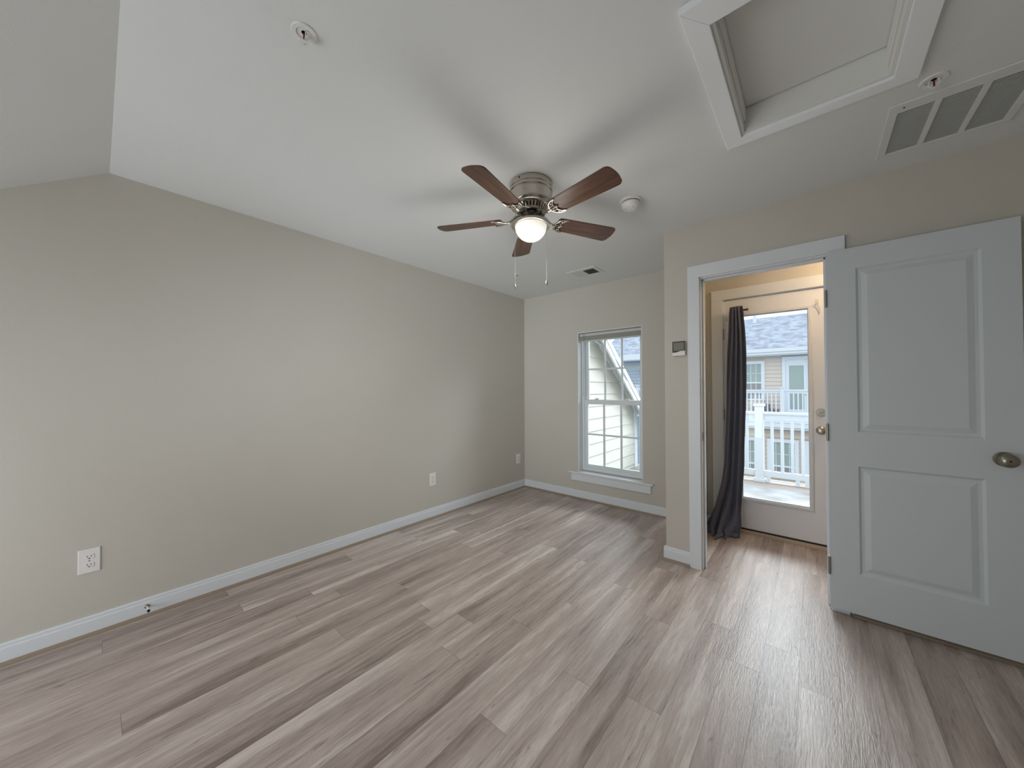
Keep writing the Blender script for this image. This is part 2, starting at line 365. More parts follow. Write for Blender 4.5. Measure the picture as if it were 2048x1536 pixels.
# ------------------------------------------------------------------ doorway trim
tr = empty('trim_1', (-.27, YC, 0), 'white casing and jamb around the open doorway', 'door casing', kind='structure')
MB().box(-.680, -.604, YC - .02, YC, 0, 2.052).box(.070, .146, YC - .02, YC, 0, 2.052).box(-.680, .146, YC - .021, YC, 2.052, 2.139).build('casing', M_trim, tr, bevel=.002)
MB().box(DX0, -.598, YC - .004, YC + .119, 0, 2.057).box(.064, DX1, YC - .004, YC + .119, 0, 2.057).box(DX0, DX1, YC - .004, YC + .119, 2.045, DZ).build('jamb', M_trim, tr, bevel=.0015)
MB().box(-.598, -.588, YC + .036, YC + .070, 0, 2.045).box(.054, .064, YC + .036, YC + .070, 0, 2.045).box(-.598, .064, YC + .036, YC + .070, 2.035, 2.045).build('door_stop_strip', M_trim, tr, bevel=.001)
B(-.5985, -.597, YC + .004, YC + .032, .90, .96).build('strike_plate', M_hinge, tr)
MB().box(-.680, -.604, YC + .115, YC + .133, 0, 2.052).box(.070, .146, YC + .115, YC + .133, 0, 2.052).box(-.680, .146, YC + .115, YC + .133, 2.052, 2.139).build('casing', M_trim, tr, bevel=.002)

# ------------------------------------------------------------------ open interior door (door_1)
SX0, SX1, SY0, SY1, SZ0, SZ1 = .063, .723, 2.700, 2.735, .036, 2.047
d1 = empty('door_1', (SX0, SY1, 0), 'grey-white two-panel interior door swung fully open against the wall', 'door', kind='structure')
def panel_face(mb, px0, px1, pz0, pz1, y, dep=0.010):
    # nested rectangles: (inset, depth)
    steps = [(0, 0), (.010, dep), (.022, dep), (.046, .002)]
    rings = []
    for ins, dd in steps:
        rings.append([mb.bm.verts.new((x, y + dd, z)) for x, z in ((px0 + ins, pz0 + ins), (px1 - ins, pz0 + ins), (px1 - ins, pz1 - ins), (px0 + ins, pz1 - ins))])
    for A, Bq in zip(rings, rings[1:]):
        for i in range(4): mb.bm.faces.new((A[i], A[(i + 1) % 4], Bq[(i + 1) % 4], Bq[i]))
    mb.bm.faces.new(rings[-1])
    return rings[0]
mb = MB()
pxa, pxb = .184, .612
zz = [SZ0, .253, .842, 1.028, 1.932, SZ1]
xx = [SX0, pxa, pxb, SX1]
holes = {(1, 1), (1, 3)}
for i in range(3):
    for j in range(5):
        if (i, j) in holes: panel_face(mb, xx[i], xx[i + 1], zz[j], zz[j + 1], SY0)
        else: mb.bm.faces.new([mb.bm.verts.new(p) for p in ((xx[i], SY0, zz[j]), (xx[i + 1], SY0, zz[j]), (xx[i + 1], SY0, zz[j + 1]), (xx[i], SY0, zz[j + 1]))])
bk = [(SX0, SY1, SZ0), (SX1, SY1, SZ0), (SX1, SY1, SZ1), (SX0, SY1, SZ1)]; fr = [(SX0, SY0, SZ0), (SX1, SY0, SZ0), (SX1, SY0, SZ1), (SX0, SY0, SZ1)]
mb.bm.faces.new([mb.bm.verts.new(p) for p in bk])
for i in range(4):
    j = (i + 1) % 4; mb.bm.faces.new([mb.bm.verts.new(p) for p in (fr[i], fr[j], bk[j], bk[i])])
bmesh.ops.remove_doubles(mb.bm, verts=mb.bm.verts, dist=1e-5)
mb.build('door_slab', M_door, d1)
kx, kz = .664, .942
for sgn, y0 in ((-1, SY0),):
    k = MB(); k.lathe((kx, y0, kz), [(.0335, 0), (.0335, .003), (.030, .007), (.014, .009), (.0125, .028), (.018, .034), (.027, .042), (.0305, .052), (.029, .062), (.022, .069), (.010, .072), (0, .0725)], 40, (0, sgn, 0))
    kb = k.build('door_knob', M_nickel_dark, d1, smooth=True); kb['label'] = 'oval brushed-metal knob'
    c = MB(); c.lathe((kx, y0 - .0715, kz), [(.004, 0), (.004, .0014), (0, .0014)], 16, (0, sgn, 0)); c.build('lock_button', M_dark, kb)
for hz in (1.78, 1.02, .27):
    hg = MB().cyl((.060, SY0 - .004, hz - .045), (.060, SY0 - .004, hz + .045), .006, 14).cyl((.060, SY0 - .004, hz - .05), (.060, SY0 - .004, hz + .05), .004, 12)
    hg.box(.056, .0625, SY0 - .002, SY1 - .001, hz - .045, hz + .045)
    hg.build('hinge', M_hinge, d1, smooth=True)

# ------------------------------------------------------------------ exterior glazed door (door_2)
d2 = empty('door_2', (EX0, YV, 0), 'white exterior door with a tall single glass pane', 'door', kind='structure')
GX0, GX1, GZ0, GZ1 = -.480, -.030, .312, 1.908
ax0, ax1, az0, az1 = -.613, .105, .042, 2.064
s = MB(); ya, yb = YV + .008, YV + .052
s.box(ax0, GX0, ya, yb, az0, az1).box(GX1, ax1, ya, yb, az0, az1).box(GX0, GX1, ya, yb, az0, GZ0).box(GX0, GX1, ya, yb, GZ1, az1)
bmesh.ops.remove_doubles(s.bm, verts=s.bm.verts, dist=1e-5)
s.build('door_slab', mat('exterior_door_paint', srgb(236, 238, 242), .4), d2)
def frame_ring(mb, x0, x1, z0, z1, prof):   # prof: list of (inset outward, y); sweeps mitred ring
    rings = []
    for o_, y in prof:
        rings.append([mb.bm.verts.new(p) for p in ((x0 - o_, y, z0 - o_), (x1 + o_, y, z0 - o_), (x1 + o_, y, z1 + o_), (x0 - o_, y, z1 + o_))])
    for A, Bq in zip(rings, rings[1:]):
        for i in range(4): mb.bm.faces.new((A[i], A[(i + 1) % 4], Bq[(i + 1) % 4], Bq[i]))
lm = MB(); frame_ring(lm, GX0, GX1, GZ0, GZ1, [(.030, ya), (.030, ya - .006), (.022, ya - .011), (.006, ya - .011), (.0, ya - .004), (0, ya + .022)])
lm.build('glazing_frame', M_trim, d2)
B(GX0, GX1, YV + .028, YV + .032, GZ0, GZ1).build('pane', M_glass, d2)
MB().box(EX0, ax0, YV - .002, YV + .12, 0, EZ).box(ax1, EX1, YV - .002, YV + .12, 0, EZ).box(EX0, EX1, YV - .002, YV + .12, az1 + .004, EZ).build('jamb', M_trim, d2, bevel=.001)
MB().box(-.710, -.620, YV - .018, YV, 0, 2.072).box(.112, .200, YV - .018, YV, 0, 2.072).box(-.710, .200, YV - .019, YV, 2.072, 2.162).build('casing', M_trim, d2, bevel=.002)
B(EX0 + .01, EX1 - .01, YV - .012, YV + .12, 0, .030).build('threshold', M_oak, d2, bevel=.003)
B(ax0, ax1, YV + .0, YV + .05, .031, .041).build('sweep', M_dark, d2)
for kz2, kind in ((1.077, 'deadbolt'), (.936, 'door_knob')):
    k = MB()
    if kind == 'deadbolt':
        k.lathe((.046, ya, kz2), [(.031, 0), (.031, .006), (.027, .012), (.0, .013)], 32, (0, -1, 0))
        o = k.build(kind, M_nickel, d2, smooth=True); o['label'] = 'round metal deadbolt turn above the knob'
        t = MB(); t.hexa([(.046 + a * .866 - b * .5, y, kz2 + a * .5 + b * .866) for y in (ya - .028, ya - .012) for a, b in ((-.018, -.004), (.018, -.004), (.018, .004), (-.018, .004))]); t.build('thumb_turn', M_nickel, o, bevel=.002)
    else:
        k.lathe((.046, ya, kz2), [(.033, 0), (.033, .004), (.028, .010), (.013, .014), (.012, .03), (.022, .036), (.028, .046), (.027, .056), (.020, .062), (0, .064)], 36, (0, -1, 0))
        o = k.build(kind, M_nickel, d2, smooth=True); o['label'] = 'round metal knob'
for hz in (1.76, 1.03, .25):
    MB().cyl((-.617, YV - .004, hz - .05), (-.617, YV - .004, hz + .05), .006, 14).build('hinge', M_hinge, d2, smooth=True)

# ------------------------------------------------------------------ curtain on its rod
rod = tag(MB().cyl((-.540, YV - .075, 1.948), (-.425, YV - .075, 1.948), .0085, 16).cyl((-.530, YV - .075, 1.948), (-.530, YV + .006, 1.948), .006, 12).cyl((-.428, YV - .075, 1.948), (-.418, YV - .075, 1.948), .011, 16)
          .lathe((-.530, YV + .007, 1.948), [(.016, 0), (.016, .005), (0, .006)], 20, (0, -1, 0)).build('curtain_rod', M_rod, smooth=True),
          'short bronze rod holding the dark curtain at the door top', 'curtain rod')
def curtain():
    mb = MB(); NU, NZ = 150, 90
    keys = [  # z, x0, x1, ycentre, amp, fold phase drift
        (1.985, -.546, -.468, 3.628, .020), (1.93, -.552, -.461, 3.628, .024), (1.75, -.562, -.449, 3.630, .028), (1.60, -.573, -.443, 3.630, .030), (1.345, -.587, -.442, 3.630, .032),
        (1.10, -.594, -.446, 3.628, .034), (.86, -.601, -.455, 3.622, .034), (.60, -.612, -.462, 3.614, .032), (.45, -.634, -.470, 3.606, .034),
        (.30, -.664, -.476, 3.596, .038), (.18, -.694, -.482, 3.582, .044), (.09, -.716, -.484, 3.562, .050), (.035, -.738, -.492, 3.548, .056), (.012, -.728, -.498, 3.530, .060)]
    rows = []
    for k in range(NZ + 1):
        t = k / NZ; z = 1.985 + (0.012 - 1.985) * (t ** .93)
        for a, b in zip(keys, keys[1:]):
            if a[0] >= z >= b[0] - 1e-9:
                q = (a[0] - z) / (a[0] - b[0]); v = [a[i] + (b[i] - a[i]) * q for i in range(1, 5)]; break
        x0, x1, yc, am = v; low = max(0, (0.75 - z) / .75)
        row = []
        for i in range(NU + 1):
            u = i / NU
            ph = 2 * pi * 3.6 * u + .5 * math.sin(2.1 * z + 3 * u) + low * 1.5 * math.sin(6 * z + 4 * u)
            sh = math.sin(ph); fold = math.copysign(abs(sh) ** .75, sh)
            x = x0 + (x1 - x0) * u + .010 * math.sin(2 * ph) * (1 - low)
            y = yc + am * fold * (0.75 + .25 * math.sin(5 * u + 2 * z)) + .012 * math.sin(9 * u + 5 * z) * low
            zz_ = z
            if z < .2:
                g = (0.2 - z) / .2
                zz_ = z + g * .022 * (1 + math.sin(11 * u + 1.7)); y -= g * .05 * math.sin(3.1 * u + .4) ** 2; x += g * .016 * math.sin(7 * u)
            zz_ = max(zz_, .006)
            row.append(mb.bm.verts.new((x, y, zz_)))
        rows.append(row)
    # hem pooled on the floor towards the room
    for k in range(1, 9):
        g = k / 8; row = []
        for i in range(NU + 1):
            u = i / NU; p = rows[NZ][i].co
            out = .055 * g * (0.5 + .6 * math.sin(4.5 * pi * 1.3 * u + .6) ** 2)
            if .42 < u < .56: out += .045 * g * math.sin((u - .42) / .14 * pi)
            row.append(mb.bm.verts.new((p.x + .01 * g * math.sin(13 * u), p.y - out, .006 + .030 * math.sin(g * pi) * (0.6 + .4 * math.sin(16 * u)))))
        rows.append(row)
    for A, Bq in zip(rows, rows[1:]):
        for i in range(NU): mb.bm.faces.new((A[i], A[i + 1], Bq[i + 1], Bq[i]))
    o = mb.build('curtain', M_curtain, smooth=False)
    for p in o.data.polygons: p.use_smooth = True
    so = o.modifiers.new('thickness', 'SOLIDIFY'); so.thickness = .003; so.offset = 0
    return tag(o, 'slate-grey curtain gathered at the left of the glazed door, pooling on the floor', 'curtain')
curtain()
for (x, z, n, lab) in ((.030, 1.955, 'right', 'clear plastic hook high on the right stile of the glazed door'), (-.590, 1.90, 'left', 'clear plastic hook left of the curtain top')):
    h = MB(); h.box(x - .010, x + .010, ya - .004, ya, z - .02, z + .02); h.tube([(x, ya - .003, z - .012), (x, ya - .018, z - .022), (x + .002, ya - .030, z - .014), (x + .004, ya - .032, z + .004)], .003, 8)
    if n == 'right': h.tube([(x, ya - .02, z - .018), (x + .012, ya - .014, z - .045), (x + .018, ya - .01, z - .075), (x + .015, ya - .006, z - .095)], .0035, 8)
    tag(h.build('adhesive_hook', M_clear, smooth=True), lab, 'hook', 'clear hooks on the glazed door')

# ------------------------------------------------------------------ window
w1 = empty('window_1', ((WX0 + WX1) / 2, YB, WZ0), 'white double-hung window with grilles and a raised blind', 'window', kind='structure')
FY0, FY1 = YB + .085, YB + .165
lt = .008
MB().box(WX0, WX0 + lt, YB + .0005, FY0, WZ0 + .006, WZ1 - lt).box(WX1 - lt, WX1, YB + .0005, FY0, WZ0 + .006, WZ1 - lt).box(WX0, WX1, YB + .0005, FY0, WZ1 - lt, WZ1).build('reveal_lining', M_trim, w1)
fx0, fx1, fz0, fz1 = WX0 + lt, WX1 - lt, WZ0 + .012, WZ1 - lt
MB().box(fx0, fx0 + .03, FY0, FY1, fz0, fz1).box(fx1 - .03, fx1, FY0, FY1, fz0, fz1).box(fx0 + .03, fx1 - .03, FY0, FY1, fz0, fz0 + .04).box(fx0 + .03, fx1 - .03, FY0, FY1, fz1 - .03, fz1).build('window_frame', M_vinyl, w1, bevel=.002)
def sash(x0, x1, z0, z1, y0, y1, st, bot, top, label):
    s = MB(); s.box(x0, x0 + st, y0, y1, z0, z1).box(x1 - st, x1, y0, y1, z0, z1).box(x0 + st, x1 - st, y0, y1, z0, z0 + bot).box(x0 + st, x1 - st, y0, y1, z1 - top, z1)
    o = s.build('sash', M_vinyl, w1, bevel=.0025); o['label'] = label
    gx0, gx1, gz0, gz1 = x0 + st, x1 - st, z0 + bot, z1 - top; ym = (y0 + y1) / 2
    B(gx0, gx1, ym + .002, ym + .005, gz0, gz1).build('pane', M_glass, o)
    g = MB()
    for t in (1 / 3, 2 / 3): xm = gx0 + (gx1 - gx0) * t; g.box(xm - .012, xm + .012, ym - .003, ym + .0015, gz0, gz1)
    zm = (gz0 + gz1) / 2; g.box(gx0, gx1, ym - .0035, ym + .001, zm - .010, zm + .010)
    g.build('muntin_grid', M_vinyl, o)
    return o
SL0, SL1 = fx0 + .018, fx1 - .018
lo = sash(SL0, SL1, fz0 + .028, 1.140, FY0 + .012, FY0 + .042, .045, .045, .052, 'lower sash')
up = sash(SL0, SL1, 1.098, fz1 - .02, FY0 + .044, FY0 + .074, .045, .045, .042, 'upper sash')
for x in (-1.905, -1.545):
    MB().box(x - .03, x + .03, FY0 + .012, FY0 + .038, 1.1405, 1.148).box(x - .012, x + .028, FY0 + .016, FY0 + .028, 1.148, 1.160).build('sash_lock', M_vinyl, lo, bevel=.002)
B(WX0 - .11, WX1 + .11, YB - .032, YB - .001, WZ0 - .014, WZ0 + .006).build('window_sill', M_trim, w1, bevel=.004)
B(WX0 + .001, WX1 - .001, YB - .001, FY0 + .001, WZ0 - .0, WZ0 + .006).build('sill_board', M_trim, w1)
B(WX0 - .083, WX1 + .083, YB - .018, YB, WZ0 - .098, WZ0 - .014).build('apron', M_trim, w1, bevel=.002)
bl = empty('window_blind', ((WX0 + WX1) / 2, YB + .045, 1.9), 'pale horizontal blind raised to the top of the window', 'blind')
B(WX0 + .012, WX1 - .012, YB + .030, YB + .064, 1.875, 1.905).build('headrail', M_blind, bl, bevel=.002)
sl = MB()
for k in range(13): sl.box(WX0 + .018, WX1 - .018, YB + .032, YB + .060, 1.828 + k * .0034, 1.8295 + k * .0034)
sl.build('slats', M_blind, bl)
B(WX0 + .016, WX1 - .016, YB + .031, YB + .061, 1.814, 1.827).build('bottom_rail', M_blind, bl, bevel=.002)
MB().tube([(WX0 + .068, YB + .026, 1.90), (WX0 + .068, YB + .024, 1.60), (WX0 + .060, YB + .024, 1.18)], .0022, 8).tube([(WX0 + .068, YB + .026, 1.89), (WX0 + .068, YB + .03, 1.885)], .002, 6).build('tilt_wand', M_cord, bl)

# ------------------------------------------------------------------ outlets
def outlet(loc, label):
    x, y, z = loc; r = empty('wall_outlet', loc, label, 'outlet', 'white duplex outlets on the left wall')
    B(x, x + .006, y - .038, y + .038, z - .062, z + .062).build('cover_plate', M_plate, r, bevel=.003)
    for dz in (.021, -.021):
        m_ = MB(); pts = []
        for k in range(24):
            a = 2 * pi * k / 24; pts.append((x + .0055, y + .0165 * math.cos(a), z + dz + max(-.0125, min(.0125, .0165 * math.sin(a)))))
        m_.prism(pts, (0, 0, 0), (.003, 0, 0)); rc = m_.build('receptacle', M_plate, r)
        MB().box(x + .0083, x + .0089, y - .0075, y - .0055, z + dz - .001, z + dz + .007).box(x + .0083, x + .0089, y + .0055, y + .0075, z + dz - .001, z + dz + .007).lathe((x + .0083, y, z + dz - .0075), [(.0028, 0), (.0028, .0006), (0, .0006)], 12, (1, 0, 0)).build('slots', M_dark, rc)
    MB().lathe((x + .006, y, z), [(.003, 0), (.0028, .001), (0, .0012)], 12, (1, 0, 0)).build('screw', M_hinge, r)
    return r
o0 = outlet((XL, -.016, .384), 'white duplex outlet nearest the camera, low on the left wall above the door stop')
for y, lab in ((2.163, 'white duplex outlet in the middle of the three, well left of the room corner'), (3.500, 'white duplex outlet tight beside the far room corner')):
    c = copy_tree(o0); c.location = (XL, y, .378); c['label'] = lab
# door stop on the baseboard
ds = empty('door_stop', (XL + .015, .195, .055), 'small white and metal door stop screwed to the left baseboard', 'door stop')
MB().lathe((XL + .015, .195, .056), [(.011, 0), (.011, .003), (.006, .006), (0, .007)], 20, (1, 0, 0)).build('base', M_hinge, ds, smooth=True)
MB().tube([(XL + .019, .195, .056), (XL + .050, .196, .055), (XL + .072, .197, .054)], [.004, .0045, .0045], 12).build('rod', M_plate, ds, smooth=True)
MB().lathe((XL + .072, .197, .054), [(.0065, 0), (.0065, .010), (.004, .013), (0, .013)], 16, (1, 0, 0)).build('tip', M_dark, ds, smooth=True)

# ------------------------------------------------------------------ thermostat
th = empty('thermostat', (-.741, YC, 1.56), 'white thermostat with a black-framed screen left of the doorway', 'thermostat')
tx0, tx1, tz0, tz1 = -.784, -.698, 1.508, 1.612
B(tx0, tx1, YC - .022, YC, tz0, tz1).build('body', M_plate, th, bevel=.003)
def swoosh(x): 
    t = (x - tx0) / (tx1 - tx0); t = max(0, min(1, (t - .25) / .45)); t = t * t * (3 - 2 * t); return tz0 + .024 + t * .011
pts = [(tx0, YC - .0225, tz1), (tx1, YC - .0225, tz1)] + [(tx1 + (tx0 - tx1) * k / 16, YC - .0225, swoosh(tx1 + (tx0 - tx1) * k / 16)) for k in range(17)]
MB().prism(pts, (0, 0, 0), (0, -.0015, 0)).build('bezel', M_black, th)
pts = [(tx0 + .008, YC - .0242, tz1 - .009), (tx1 - .007, YC - .0242, tz1 - .009)] + [(tx1 - .007 + (tx0 + .008 - tx1 + .007) * k / 16, YC - .0242, max(swoosh(tx1 + (tx0 - tx1) * k / 16) + .005, tz0 + .036)) for k in range(17)]
MB().prism(pts, (0, 0, 0), (0, -.0008, 0)).build('screen', M_lcd, th)

# ------------------------------------------------------------------ attic hatch
ah = empty('attic_hatch', ((HX0 + HX1) / 2, (HY0 + HY1) / 2, H), 'white framed attic hatch recessed into the ceiling', 'attic hatch')
tw, tz = .076, .024
def mitre(x0, x1, y0, y1, ox0, ox1, oy0, oy1, side):
    I = dict(a=(x0, y0), b=(x1, y0), c=(x1, y1), d=(x0, y1)); O = dict(a=(ox0, oy0), b=(ox1, oy0), c=(ox1, oy1), d=(ox0, oy1))
    p, q = side; pl = [O[p], O[q], I[q], I[p]]
    return MB().prism([(x, y, H - tz) for x, y in pl], (0, 0, 0), (0, 0, tz))
OX0, OX1, OY0, OY1 = -.302, .310, 1.150, 1.962
for side in ('ab', 'bc', 'cd', 'da'):
    mitre(HX0, HX1, HY0, HY1, OX0, OX1, OY0, OY1, side).build('frame_board', M_hatch, ah, bevel=.002)
# inner lining with a stepped stop
li = MB(); t2 = .012
li.box(HX0, HX0 + t2, HY0, HY1, H - .012, H + .14).box(HX1 - t2, HX1, HY0, HY1, H - .012, H + .14).box(HX0 + t2, HX1 - t2, HY0, HY0 + t2, H - .012, H + .14).box(HX0 + t2, HX1 - t2, HY1 - t2, HY1, H - .012, H + .14)
li.box(HX0 + t2, HX0 + t2 + .006, HY0 + t2, HY1 - t2, H + .03, H + .095).box(HX1 - t2 - .006, HX1 - t2, HY0 + t2, HY1 - t2, H + .03, H + .095)
li.build('lining', M_hpanel, ah, bevel=.0015)
MB().box(HX0 + t2 + .004, HX1 - t2 - .004, HY0 + t2 + .004, HY1 - t2 - .006, H + .098, H + .112).build('panel', M_hpanel, ah)
B(HX0 + t2, HX1 - t2, HY0 + t2, HY1 - t2, H + .112, H + .14).build('shadow_gap_backing', M_dark, ah)

# ------------------------------------------------------------------ return air grille
gr = empty('return_air_grille', (.462, 2.352, H), 'large white louvred return grille on the ceiling above the doorway wall', 'vent grille')
gx0, gx1, gy0, gy1 = .256, .668, 2.130, 2.578
ix0, ix1, iy0, iy1 = .286, .640, 2.190, 2.545
g = MB(); g.box(gx0, gx1, gy0, iy0, H - .008, H).box(gx0, gx1, iy1, gy1, H - .008, H).box(gx0, ix0, iy0, iy1, H - .008, H).box(ix1, gx1, iy0, iy1, H - .008, H)
g.build('frame', M_grille, gr, bevel=.002)
cols = [(ix0, .390), (.410, .513), (.533, ix1)]
for a, b in ((.390, .410), (.513, .533)): B(a, b, iy0, iy1, H - .008, H - .001).build('divider', M_grille, gr, bevel=.001)
for a, b in cols:
    lv = MB(); n = 27
    for k in range(n):
        y = iy0 + (k + .5) * (iy1 - iy0) / n
        lv.hexa([(a, y - .0048, H - .0070), (b, y - .0048, H - .0070), (b, y + .0032, H - .0050), (a, y + .0032, H - .0050),
                 (a, y - .0048, H - .0062), (b, y - .0048, H - .0062), (b, y + .0032, H - .0042), (a, y + .0032, H - .0042)])
    lv.build('louvres', M_grille, gr)
B(ix0, ix1, iy0, iy1, H - .0008, H - .0002).build('backing', mat('grille_filter_backing', srgb(184, 187, 184), .8), gr)
for x, y in ((.30, 2.160), (.62, 2.160)): MB().lathe((x, y, H - .008), [(.004, 0), (.003, .0015), (0, .002)], 12, (0, 0, -1)).build('screw', M_ventdark, gr)

# ------------------------------------------------------------------ supply register
rg = empty('ceiling_register', (-1.73, 3.175, H), 'small white supply register on the ceiling near the far corner', 'vent')
qx0, qx1, qy0, qy1 = -1.885, -1.575, 3.060, 3.290
jx0, jx1, jy0, jy1 = -1.850, -1.610, 3.105, 3.250
g = MB(); g.box(qx0, qx1, qy0, jy0, H - .007, H).box(qx0, qx1, jy1, qy1, H - .007, H).box(qx0, jx0, jy0, jy1, H - .007, H).box(jx1, qx1, jy0, jy1, H - .007, H); g.build('frame', M_grille, rg, bevel=.003)
xm = (jx0 + jx1) / 2
for a, b, sg in ((jx0, xm - .004, -1), (xm + .004, jx1, 1)):
    lv = MB(); n = 11
    for k in range(n):
        x = a + (k + .5) * (b - a) / n; dx = .006 * sg * (1 if sg > 0 else 1.25); dz = .010
        lv.hexa([(x - dx, jy0, H - .001), (x - dx, jy1, H - .001), (x - dx + .001, jy1, H - .001), (x - dx + .001, jy0, H - .001), (x + dx, jy0, H - dz), (x + dx, jy1, H - dz), (x + dx + .001, jy1, H - dz), (x + dx + .001, jy0, H - dz)])
    lv.build('louvres', M_grille, rg)
B(jx0, jx1, jy0, jy1, H - .0008, H - .0002).build('backing', M_ventdark, rg)
B(xm - .004, xm + .004, jy0, jy1, H - .008, H - .001).build('divider', M_grille, rg)

# ------------------------------------------------------------------ sprinklers
def sprinkler(loc, label, rot):
    x, y, z = loc; r = empty('sprinkler_head', loc, label, 'sprinkler', 'ceiling sprinkler heads')
    MB().lathe(loc, [(.022, .001), (.024, .004), (.036, .005), (.038, .003), (.038, 0)], 40, (0, 0, -1), cap=False).build('escutcheon', M_plate, r, smooth=True)
    MB().lathe(loc, [(.024, .004), (.0235, -.018), (0, -.018)], 32, (0, 0, -1), cap=False).build('cup', M_grille, r, smooth=True)
    b = MB(); b.lathe((x, y, z + .016), [(.011, 0), (.011, .012), (.008, .016), (0, .016)], 24, (0, 0, -1))
    for sg in (-1, 1):
        b.tube([(x + sg * .008, y, z + .004), (x + sg * .0135, y, z - .006), (x + sg * .0135, y, z - .020), (x + sg * .004, y, z - .033)], .0022, 8)
    b.build('frame_arms', M_nickel if False else M_plate, r, smooth=True)
    MB().lathe((x, y, z), [(.0022, 0), (.0028, .003), (.0028, .021), (.0018, .026), (0, .026)], 16, (0, 0, -1)).build('glass_bulb', M_red, r, smooth=True)
    MB().lathe((x, y, z - .032), [(.003, 0), (.003, .002), (.0155, .003), (.0155, .0045), (.003, .0045), (.003, .008), (0, .008)], 28, (0, 0, -1)).build('deflector', M_grille, r, smooth=True)
    r.rotation_euler.z = 0
    return r
s0 = sprinkler((-1.258, .432, H), 'sprinkler head with red bulb alone at the upper left of the ceiling', 0)
for loc, lab in (((.362, 2.050, H), 'sprinkler head between the attic hatch and the return grille'), ((-2.292, 2.785, H), 'small sprinkler head near the far left corner, beyond the fan')):
    c = copy_tree(s0); c.location = loc; c['label'] = lab

# ------------------------------------------------------------------ smoke detector
sd = empty('smoke_detector', (-.853, 2.146, H), 'round white smoke detector on the ceiling right of the fan', 'smoke detector')
c0 = (-.853, 2.146, H)
MB().lathe(c0, [(.064, 0), (.064, .006), (.060, .010), (.052, .012)], 48, (0, 0, -1)).build('base', M_plate, sd, smooth=True)
MB().lathe(c0, [(.050, .012), (.050, .017), (0, .017)], 48, (0, 0, -1)).build('vent_slot', M_dark, sd)
MB().lathe(c0, [(.053, .017), (.055, .020), (.053, .032), (.047, .044), (.036, .052), (.030, .053), (0, .053)], 48, (0, 0, -1)).build('cover', M_plate, sd, smooth=True)
MB().lathe((-.842, 2.128, H - .050), [(.014, 0), (.014, .006), (.012, .008), (0, .008)], 28, (.15, -.25, -1)).build('test_button', M_plate, sd, smooth=True)
MB().lathe((-.876, 2.128, H - .050), [(.003, 0), (.003, .003), (0, .003)], 12, (0, 0, -1)).build('indicator', M_dark, sd)

# ------------------------------------------------------------------ ceiling fan
FX, FY_ = -1.219, 1.603
fan = empty('ceiling_fan', (FX, FY_, H), 'brushed-nickel ceiling fan with five walnut blades and a lit glass bowl', 'ceiling fan')
MB().lathe((FX, FY_, H), [(.112, 0), (.119, .004), (.121, .012), (.121, .030), (.117, .033), (.117, .037), (.122, .041), (.123, .052), (.118, .056), (.118, .061), (.122, .065), (.121, .110), (.117, .126), (.108, .134), (.085, .137), (0, .137)], 64, (0, 0, -1)).build('motor_housing', M_nickel, fan, smooth=True)
MB().lathe((FX + .012, FY_ - .118, H - .016), [(.004, 0), (.004, .005), (0, .005)], 12, (.1, -1, 0)).build('screw', M_dark, fan)
vr = MB(); nv = 30
for k in range(nv):
    a = 2 * pi * k / nv; da = .055
    pr_ = []
    for (r_, z_) in ((.094, -.137), (.080, -.162)):
        for s_ in (-da, da): pr_.append((FX + r_ * math.cos(a + s_), FY_ + r_ * math.sin(a + s_), H + z_))
    for (r_, z_) in ((.090, -.137), (.074, -.162)):
        for s_ in (-da, da): pr_.append((FX + r_ * math.cos(a + s_), FY_ + r_ * math.sin(a + s_), H + z_))
    vr.hexa([pr_[0], pr_[1], pr_[3], pr_[2], pr_[4], pr_[5], pr_[7], pr_[6]])
vr.lathe((FX, FY_, H - .158), [(.072, 0), (.083, 0), (.086, .006), (.083, .012), (.072, .012)], 48, (0, 0, -1), cap=False)
vr.build('vent_ring', M_nickel, fan, smooth=True)
MB().lathe((FX, FY_, H - .137), [(.070, 0), (.064, .018), (.048, .027), (0, .027)], 40, (0, 0, -1)).build('motor_core', M_black, fan, smooth=True)
MB().lathe((FX, FY_, H - .163), [(.038, 0), (.044, .006), (.044, .040), (.050, .050), (0, .051)], 48, (0, 0, -1)).build('switch_housing', M_nickel, fan, smooth=True)
MB().lathe((FX, FY_, H - .208), [(.046, 0), (.074, .004), (.100, .013), (.111, .022), (.113, .030), (.108, .036), (.100, .038), (.089, .036), (.089, .030), (.05, .026)], 64, (0, 0, -1), cap=False).build('light_fitter', M_nickel, fan, smooth=True)
M_bowl = mat('lit_frosted_glass', srgb(250, 248, 238), 0.4, emit=((1.0, 0.96, 0.87, 1), 0.5))
bp_ = [(.0905 * math.cos(t), .086 * math.sin(t)) for t in [k * pi / 2 / 14 for k in range(15)]]
MB().lathe((FX, FY_, H - .240), [(r_, h_) for r_, h_ in bp_[:-1]] + [(0, .0860)], 48, (0, 0, -1), cap=False).build('glass_bowl', M_bowl, fan, smooth=True)
